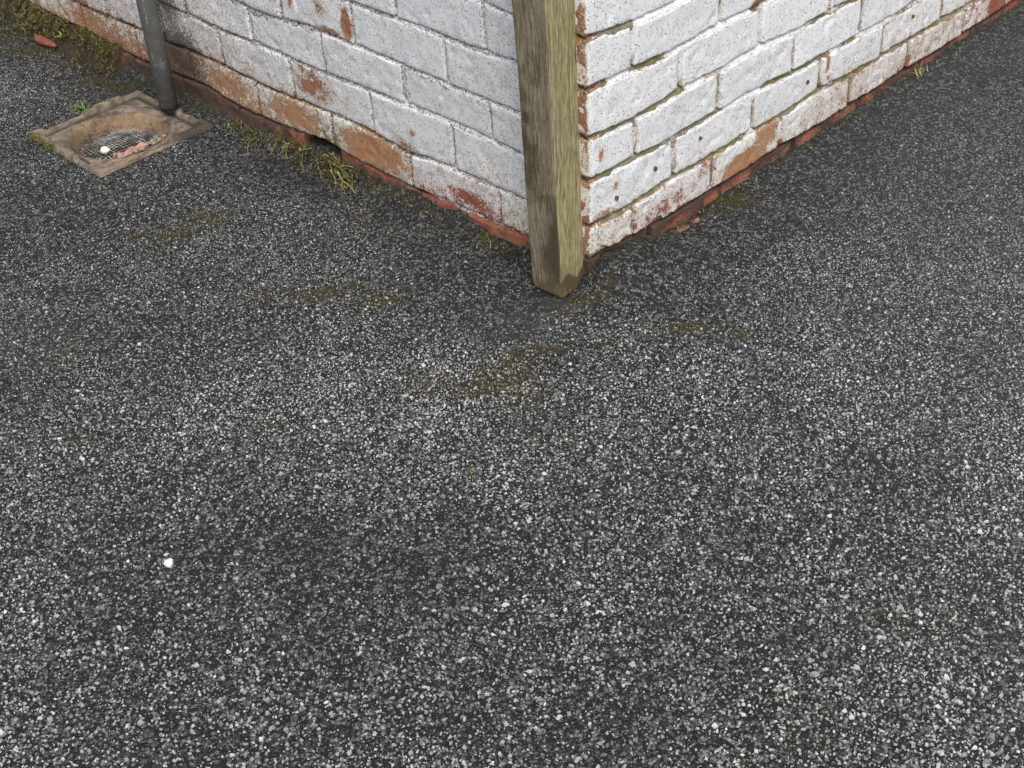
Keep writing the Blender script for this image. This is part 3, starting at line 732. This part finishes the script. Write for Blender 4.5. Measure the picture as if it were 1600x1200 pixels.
# ------------------------------------------------------------ drain pipe
def make_pipe():
    c = np.array([-.845, .776]); n = 40; r = .0200; z0 = .014
    root = empty('drain_pipe', (c[0], c[1], z0))
    tagit(root, 'black painted drain pipe with pale scratches emptying over the gully', 'drain pipe')
    zs = list(np.linspace(z0, .6, 50))+[1.0, 1.6, 2.45]; V = []
    for z in zs:
        for i in range(n):
            a = i*2*PI/n; V.append((c[0]+r*math.cos(a), c[1]+r*math.sin(a), z))
    m = len(zs)
    for z in (z0, z0+.05):
        for i in range(n):
            a = i*2*PI/n; V.append((c[0]+(r-.004)*math.cos(a), c[1]+(r-.004)*math.sin(a), z))
    F = [[k*n+i, k*n+(i+1) % n, (k+1)*n+(i+1) % n, (k+1)*n+i] for k in range(m-1) for i in range(n)]
    F += [[i, m*n+i, m*n+(i+1) % n, (i+1) % n] for i in range(n)]
    F += [[m*n+i, (m+1)*n+i, (m+1)*n+(i+1) % n, m*n+(i+1) % n] for i in range(n)]
    F.append([(m+1)*n+i for i in range(n)])
    mesh_obj('pipe', V, F, M_PIPE, root, loc=None).location = (-c[0], -c[1], -z0)
    # wall bracket above the picture
    V = []; F = []
    for z in (1.1, 1.14):
        for rad in (r+.0005, r+.005):
            for i in range(n): a = i*2*PI/n; V.append((rad*math.cos(a), rad*math.sin(a), z-z0))
    for i in range(n):
        j = (i+1) % n; F += [[n+i, n+j, 3*n+j, 3*n+i], [2*n+i, 3*n+i, 3*n+j, 2*n+j], [i, j, n+j, n+i], [i, 2*n+i, 2*n+j, j]]
    o = len(V)
    for z in (1.1, 1.14):
        for (a, b) in ((-.008, r), (.008, r), (.008, .085), (-.008, .085)):
            q = tL[:2]*a-nL[:2]*b; V.append((q[0], q[1], z-z0))
    F += [[o, o+1, o+5, o+4], [o+1, o+2, o+6, o+5], [o+2, o+3, o+7, o+6], [o+3, o, o+4, o+7], [o, o+3, o+2, o+1], [o+4, o+5, o+6, o+7]]
    mesh_obj('bracket', V, F, M_PIPE, root, smooth=False)
make_pipe()

# ------------------------------------------------------------ gully
def make_gully():
    root = empty('drain_gully', (GC[0], GC[1], 0))
    tagit(root, 'square buff clay drain gully with a round basin set in asphalt beneath the pipe', 'drain gully')
    a = np.r_[-GH, np.linspace(-GH+.0005, GH-.0005, 111), GH]
    U, Vv = np.meshgrid(a, a, indexing='ij'); m = np.maximum(np.abs(U), np.abs(Vv))
    nz = fbm(U, Vv, 2, 30, 3)-.5
    rim = sstep(GH-.018, GH-.014, m+nz*.004)*.015*(1-.55*sstep(.45, .6, vnoise(U, Vv, 4, 16)))
    plate = -.006-.004*(1-m/GH)
    h = plate+rim+nz*.002
    h = h-sstep(GH-.006, GH, m+nz*.01)*.004
    bx, by = .005, .006
    r = np.hypot((U-bx)/1.0, (Vv-by)/1.0); R0 = .104
    h = h-.003*np.exp(-((r-R0-.004)/.006)**2)+.003*np.exp(-((r-R0-.012)/.005)**2)
    bowl = sstep(R0, R0-.022, r+nz*.004)
    h = h-bowl*.048-.012*sstep(.08, 0, r)
    edge = (m > GH-.0001); h = np.where(edge, -.14, h)
    # broken-off bit of the front rim
    X2 = GC[0]+U*gu[0]+Vv*gv[0]; Y2 = GC[1]+U*gu[1]+Vv*gv[1]
    zbase = .001
    dark = .62*np.exp(-((m-(GH-.021))/.0045)**2)+.12+.55*sstep(.095, .06, r)+.22*np.exp(-((r-R0)/.006)**2)+.45*vnoise(U, Vv, 7, 14)*(m > .09)
    dark = dark + .30*sstep(.45, .65, vnoise(U, Vv, 1, 26))*(r < R0+.01) + .35*sstep(.06, .13, -U)*sstep(-.05, .09, -Vv)
    dark = np.maximum(dark, .6*sstep(-.07, -.13, U)*sstep(-.02, -.10, np.abs(Vv)*-1)*.6)
    rust = .62*np.exp(-((r-R0+.008)/.014)**2)+.45*sstep(-.09, -.13, U)*1.0
    V = np.stack([X2-GC[0], Y2-GC[1], h+zbase], -1).reshape(-1, 3)
    mesh_obj('surround', V, grid_faces(len(a), len(a)), M_CLAY, root, attrs={'dark': dark.ravel(), 'rust': rust.ravel()})
    # silt and water at the bottom of the basin
    n = 40; V = [(0, 0, -.047)]
    for rr in (.03, .06, .085): V += [(rr*math.cos(i*2*PI/n), rr*math.sin(i*2*PI/n), -.044+.004*math.sin(i*1.7+rr*90)) for i in range(n)]
    F = [[0, 1+i, 1+(i+1) % n] for i in range(n)]
    for k in range(2): F += [[1+k*n+i, 1+(k+1)*n+i, 1+(k+1)*n+(i+1) % n, 1+k*n+(i+1) % n] for i in range(n)]
    off = gu*bx+gv*by
    V = [(x+off[0], y+off[1], z-.006) for x, y, z in V]
    mesh_obj('silt', V, F, M_SUMP, root)
    # draped wire mesh
    V = []; F = []
    def drape(u, v): return -.038+.006*math.sin(u*38+1)*math.cos(v*30)+.09*max(0, u*.25+v*.9-.02)*.5
    pitch = .0084; R1 = .084; q = .0010
    for ax in (0, 1):
        k = -10
        while k <= 10:
            c = k*pitch; L = math.sqrt(max(0, R1*R1-c*c)); k += 1
            if L < .01: continue
            m_ = max(3, int(L/.006)); pts = []
            for j in range(m_+1):
                t = -L+2*L*j/m_; uu, vv = (c, t) if ax == 0 else (t, c)
                uu2 = uu+.0012*math.sin(vv*60); vv2 = vv+.0012*math.sin(uu*50)
                pts.append((uu2, vv2, drape(uu2, vv2)+(.0007 if (j+k+ax) % 2 else -.0004)))
            o = len(V)
            for (uu, vv, z) in pts:
                p = gu*(uu+bx)+gv*(vv+by); side = gu if ax == 0 else gv
                V += [(p[0]-side[0]*q, p[1]-side[1]*q, z), (p[0], p[1], z+q), (p[0]+side[0]*q, p[1]+side[1]*q, z), (p[0], p[1], z-q)]
            for j in range(m_):
                for i in range(4): F.append([o+j*4+i, o+j*4+(i+1) % 4, o+j*4+4+(i+1) % 4, o+j*4+4+i])
    g = mesh_obj('wire_mesh', V, F, M_GRATE, root)
make_gully()

# ------------------------------------------------------------ small loose things
def lump(name, loc, rx, ry, rz, mat, seed, sub=2, rot=0, amp=.3):
    import bmesh
    bm = bmesh.new(); bmesh.ops.create_icosphere(bm, subdivisions=sub, radius=1)
    for v in bm.verts:
        k = 1+amp*(float(vnoise(v.co.x+seed, v.co.y, v.co.z, 1.3))-.5)*2
        x, y, z = v.co*k; x *= rx; y *= ry; z *= rz
        v.co = (x*math.cos(rot)-y*math.sin(rot), x*math.sin(rot)+y*math.cos(rot), z)
    me = bpy.data.meshes.new(name); bm.to_mesh(me); bm.free(); me.materials.append(mat)
    o = bpy.data.objects.new(name, me); COL.objects.link(o); o.location = loc; return o
def gp(u, v, z): p = GC+gu*u+gv*v; return (p[0], p[1], z)
peb = lump('pebble', (-.971, .668, -.021), .0095, .0085, .007, M_WHITE, 3); tagit(peb, 'smooth white pebble lying on the wire mesh in the gully', 'pebble')
pb2 = lump('pebble', (-.6357, -.618, float(height(np.array([-.6357]), np.array([-.618]))[0])+.003), .0075, .0068, .006, M_WHITE, 9, 2, .6, .5)
tagit(pb2, 'chalky white pebble alone on the open asphalt', 'pebble')
def bark():
    L = [(-.040, 0), (-.030, .010), (-.016, .008), (-.004, .012), (.010, .008), (.020, .012), (.031, .011), (.036, .004), (.030, -.003), (.019, -.005), (.006, -.003), (-.006, -.008), (-.020, -.007), (-.030, -.012), (-.040, -.009)]
    n = len(L); V = []; F = []
    for z in (.0022, -.0022):
        for i, (x, y) in enumerate(L): V.append((x, y*1.15+.0015*math.sin(i*9.1), z+.004*math.sin(x*70)+.0025*math.sin(y*300+i)))
    V += [(-.02, 0, .0045+.004*math.sin(-1.4)), (.012, .003, .0035+.004*math.sin(.8)), ]
    V += [(0, 0, -.003)]
    for i in range(n):
        j = (i+1) % n; F.append([i, n+i, n+j, j])
        F.append([i, j, 2*n if (V[i][0]+V[j][0])/2 < -.003 else 2*n+1]); F.append([j+n, i+n, 2*n+2])
    F.append([3, 2*n, 2*n+1]) ; F.append([11, 2*n+1, 2*n])
    o = mesh_obj('bark_scrap', V, F, M_BARK, smooth=False); o.location = (-.908, .643, -.016); o.rotation_euler = (.22, -.1, .16)
    tagit(o, 'torn scrap of pinkish bark lying across the wire mesh in the gully', 'bark scrap')
bark()
CR = ['broken clay crumb just right of the bark scrap in the gully, uppermost of three', 'small clay crumb against the right edge of the gully basin, below the pipe', 'clay crumb at the lower right of the bark scrap in the gully', 'largest clay crumb in front of the bark scrap on the near basin rim', 'clay crumb on the near rim of the gully basin, left of the largest one', 'smallest clay crumb, furthest right in the gully basin', 'clay crumb at the left tip of the bark scrap in the gully']
for i, (x, y, z, a) in enumerate([(-.868, .665, -.006, .007), (-.853, .668, -.004, .0055), (-.862, .652, -.004, .0065), (-.882, .625, -.002, .0075), (-.893, .618, -.002, .006), (-.845, .682, -.004, .005), (-.94, .628, -.012, .006)]):
    c = lump('clay_crumb', (x, y, z), a, a*.7, a*.6, M_CRUMB, i*5.1, 1, i*1.3, .5)
    tagit(c, CR[i], 'crumb', 'clay crumbs in the gully')
p = P('L', 1.712, 0, .040)
frag = lump('brick_fragment', (p[0], p[1], -.001), .040, .011, .013, M_BRICK, 4.4, 3, GANG, .35)
me = frag.data
for k, val in (('peel', 1.), ('grime_shade', .42), ('moss', .2)):
    at = me.attributes.new(k, 'FLOAT', 'POINT'); at.data.foreach_set('value', [val]*len(me.vertices))
frag['tone'] = .1; tagit(frag, 'bare red brick fragment edging the mossy strip left of the pipe', 'brick fragment')
for x, s_, zz in ((.235, .020, .004), (.28, .011, .003)):
    p = P('R', x, 0, .006); f2 = lump('brick_chip', (p[0], p[1], zz), s_, .007, .007, M_BRICK, x*90, 3, A_R, .5)
    for k, val in (('peel', 1.), ('grime_shade', .48), ('moss', .2)):
        at = f2.data.attributes.new(k, 'FLOAT', 'POINT'); at.data.foreach_set('value', [val]*len(f2.data.vertices))
    f2['tone'] = .3
    tagit(f2, ('larger' if s_ > .015 else 'smaller')+' broken red brick chip at the foot of the right wall', 'brick chip')

# blades, stems and moss
def blade_geo(V, F, T, D, base, ang, length, width, bend, tone, dry, lift=.9, segs=5, side_j=0):
    o = len(V); dx, dy = math.cos(ang), math.sin(ang); x, y, z = base; e = lift
    for k in range(segs+1):
        t = k/segs; w = width*(1-t**1.6)*.5+.00012
        V.append((x-dy*w, y+dx*w, z)); V.append((x+dy*w, y-dx*w, z+w*.4))
        T += [tone*(.7+.3*t)]*2; D += [dry]*2
        st = length/segs; x += dx*st*math.cos(e); y += dy*st*math.cos(e); z += st*math.sin(e); e -= bend/segs; dx, dy = math.cos(ang+side_j*t), math.sin(ang+side_j*t)
    for k in range(segs): a = o+2*k; F.append([a, a+1, a+3, a+2])
def tuft(name, loc, n, L, W_, label, cat, mat, seed, dryp=.3, spread=.01, bend=1.6, dirn=None, lift=(.5, 1.3)):
    rr = random.Random(seed); V = []; F = []; T = []; D = []
    for i in range(n):
        ang = rr.uniform(0, 2*PI) if dirn is None else rr.gauss(dirn, .7)
        b = (rr.gauss(0, spread), rr.gauss(0, spread), 0)
        blade_geo(V, F, T, D, b, ang, L*rr.uniform(.4, 1.1), W_*rr.uniform(.6, 1.2), rr.uniform(.3, 1)*bend, rr.random(), 1. if rr.random() < dryp else 0., rr.uniform(*lift), 5, rr.uniform(-1, 1))
    o = mesh_obj(name, V, F, mat, smooth=False, attrs={'tone': T, 'dry': D}); o.location = loc
    tagit(o, label, cat); return o
def gz(x, y): return float(height(np.array([x]), np.array([y]))[0])
tuft('grass_tuft', (-1.043, .815, .004), 26, .030, .0026, 'small bright green grass tuft at the far left rim of the gully', 'grass tuft', M_GRASS, 1, .15)
p = P('L', 1.645, 0, .035); tuft('weed', (p[0], p[1], .024), 16, .016, .0048, 'lime green seedling on the mossy strip next to the brick fragment', 'weed', M_GRASS, 2, 0, .006)
p = P('L', 1.99, 0, .03); tuft('grass_tuft', (p[0], p[1], .03), 34, .03, .0025, 'green grass tuft at the far end of the mossy strip', 'grass tuft', M_GRASS, 8, .3, .015)
p = P('L', .245, 0, .016); tuft('grass_tuft', (p[0], p[1], gz(p[0], p[1])), 26, .035, .0014, 'thin grass tuft at the wall foot just left of the timber post', 'grass tuft', M_GRASS, 3, .35, .008, dirn=-.4)
p = P('R', 1.03, 0, .014); tuft('grass_tuft', (p[0], p[1], gz(p[0], p[1])), 16, .024, .0013, 'straw yellow grass tuft at the foot of the right wall', 'grass tuft', M_GRASS, 4, .8, .008)
p = P('L', .99, 0, .03); tuft('weed', (p[0], p[1], gz(p[0], p[1])), 10, .016, .0045, 'lime green weed seedling on asphalt beside the gully corner', 'weed', M_GRASS, 5, 0, .006)
tuft('grass_tuft', (-.2169, -.4703, gz(-.2169, -.4703)+.002), 4, .016, .0014, 'few short green grass blades alone in the open asphalt', 'grass tuft', M_GRASS, 6, .2, .002)
p = P('L', .93, 0, .02); tuft('weed', (p[0], p[1], gz(p[0], p[1])), 30, .03, .0012, 'olive weed stems trailing along the wall foot near the gully', 'weed', M_STEM, 7, .4, .02, dirn=-.5, lift=(.1, .8))

def stems():
    """branching straggly stems hanging out of the gap where a brick is missing"""
    rr = random.Random(12); V = []; F = []; T = []; D = []
    def tube(pts, r, tone, dry):
        for k in range(len(pts)-1):
            a = Vector(pts[k]); b = Vector(pts[k+1]); d = (b-a).normalized(); q = d.orthogonal().normalized(); w = d.cross(q); o = len(V)
            for c in (a, b):
                for i in range(3): th = i*2*PI/3; V.append(tuple(c+(q*math.cos(th)+w*math.sin(th))*r)); T.append(tone); D.append(dry)
            for i in range(3): j = (i+1) % 3; F.append([o+i, o+j, o+3+j, o+3+i])
    for i in range(18):
        s = rr.uniform(.60, .86); d = rr.uniform(-.005, .015); ang = rr.choice((-1, 1, -1))*rr.uniform(.2, 1.3); L = rr.uniform(.02, .07); pts = []
        if i < 5: s = .69-.01*i; ang = -1.0+.1*i; L = .10
        h = rr.uniform(.004, .02); tone = rr.random(); dry = 1. if rr.random() < .35 else 0.
        for k in range(9):
            p = P('L', s, 0, d); z = gz(p[0], p[1]); pts.append((p[0], p[1], z+.002+h*math.sin(PI*min(1, .25+k/9))))
            st = L/8; s += math.sin(ang)*st; d += abs(math.cos(ang))*st*.55; ang += rr.gauss(0, .4)
        tube(pts, .0009 if i < 12 else .00055, tone, dry)
        for m in range(3):
            q = pts[rr.randint(2, 8)]; blade_geo(V, F, T, D, q, rr.uniform(0, 6.3), rr.uniform(.004, .010), .0022, 1, tone, dry, .5, 2)
    o = mesh_obj('weed_stems', V, F, M_STEM, attrs={'tone': T, 'dry': D})
    tagit(o, 'straggling yellow green weed stems growing from the missing brick gap', kind='stuff')
stems()

def moss_strip(s0, s1, n, wd, zt, seed, label, side='L'):
    rr = np.random.default_rng(seed); V = []; F = []; T = []; D = []
    for i in range(n):
        s = rr.uniform(s0, s1); d = abs(rr.normal(0, wd)); k = float(vnoise(s, d, 0, 60))
        if k < .38: continue
        p = P(side, s, 0, d); z = gz(p[0], p[1]); z = z+(zt-z)*max(0, 1-(d/(wd*2.0)))*.9
        blade_geo(V, F, T, D, (p[0], p[1], z-.001), rr.uniform(0, 6.3), rr.uniform(.004, .012), rr.uniform(.0012, .0034), rr.uniform(0, 1.6), float(rr.random()**1.3), 1. if rr.random() < .22 else 0., rr.uniform(.2, 1.4), 2)
    o = mesh_obj('moss', V, F, M_MOSS, smooth=False, attrs={'tone': T, 'dry': D}); tagit(o, label, kind='stuff')
moss_strip(1.42, 2.5, 8500, .024, .060, 1, 'thick olive moss along the wall foot left of the drain pipe')
moss_strip(.60, .86, 800, .016, .018, 2, 'dark moss in and below the missing brick gap')
moss_strip(.86, 1.02, 500, .02, .0, 3, 'thin moss along the wall foot beside the gully')
moss_strip(.10, .55, 450, .012, .006, 4, 'sparse moss at the wall foot left of the post')
moss_strip(.02, 1.6, 700, .010, .012, 5, 'sparse moss and crumbs along the foot of the right wall', 'R')
def gully_moss():
    rr = np.random.default_rng(6); V = []; F = []; T = []; D = []
    for i in range(420):
        u_ = rr.uniform(-.14, .14); 
        c = (.125+rr.normal(0, .006), .0)
        t = rr.beta(1.2, 2.2)*.16; q = GC+gu*(.137-rr.random()*.012)*1+gv*(.13-t) if False else None
        a = np.array([-1.128, .705]); b = np.array([-1.065, .630]); w = rr.random()**1.2
        p = a+(b-a)*w+rr.normal(0, .006, 2)
        blade_geo(V, F, T, D, (p[0], p[1], .006+rr.uniform(0, .003)), rr.uniform(0, 6.3), rr.uniform(.003, .008), .002, 1, .5+.5*float(rr.random()), 1. if rr.random() < .15 else 0., rr.uniform(.3, 1.4), 2)
    o = mesh_obj('moss', V, F, M_MOSS, smooth=False, attrs={'tone': T, 'dry': D}); tagit(o, 'yellow green moss on the left corner of the gully rim', kind='stuff')
gully_moss()
def litter():
    rr = np.random.default_rng(16); V = []; F = []
    for i in range(420):
        a = rr.uniform(0, 2*PI); q = .085*math.sqrt(rr.random()); u_, v_ = q*math.cos(a)+.005, q*math.sin(a)+.006
        if float(vnoise(u_+1, v_+1, 0, 45)) < .50 and rr.random() < .85: continue
        p = GC+gu*u_+gv*v_; sz = rr.uniform(.0008, .0032); o = len(V); zc = -.034+.012*(q/.085)**2
        for k in range(6):
            d = [(1, 0, 0), (-1, 0, 0), (0, 1, 0), (0, -1, 0), (0, 0, .5), (0, 0, -.5)][k]
            V.append((p[0]+d[0]*sz*rr.uniform(.5, 1.2), p[1]+d[1]*sz*rr.uniform(.5, 1.2), zc+d[2]*sz))
        F += [[o+a_, o+b_, o+c_] for a_, b_, c_ in ((0, 2, 4), (2, 1, 4), (1, 3, 4), (3, 0, 4), (2, 0, 5), (1, 2, 5), (3, 1, 5), (0, 3, 5))]
    o = mesh_obj('litter', V, F, M_SOIL, smooth=False); tagit(o, 'dark rotted litter scattered over the wire mesh in the gully', kind='stuff')
litter()
def crevice_moss():
    rr = np.random.default_rng(26); V = []; F = []; T = []; D = []
    for (a, b, ra, rb, k) in MOSS_G:
        for i in range(int(9e4*ra*rb*k*2.2)):
            x, y = a+rr.normal(0, .62)*ra*1.1, b+rr.normal(0, .62)*rb*1.2
            if float(vnoise(x, y, 3, 95)) < .55: continue
            if max(x*nL[0]+y*nL[1], x*nR[0]+y*nR[1]) < .002 or max(abs(q) for q in gl(x, y)) < GH+.004: continue
            for m in range(3):
                blade_geo(V, F, T, D, (x+rr.normal(0, .0012), y+rr.normal(0, .0012), gz(x, y)), rr.uniform(0, 6.3), rr.uniform(.0015, .0035), rr.uniform(.0008, .0016), 1, .6*float(rr.random()), 1. if rr.random() < .25 else 0., rr.uniform(.2, 1.2), 1)
    o = mesh_obj('moss', V, F, M_MOSS, smooth=False, attrs={'tone': T, 'dry': D}); tagit(o, 'flecks of brown green moss between the chippings of the yard', kind='stuff'); print('moss', len(F))
crevice_moss()

S.render.resolution_x = 1024; S.render.resolution_y = 768
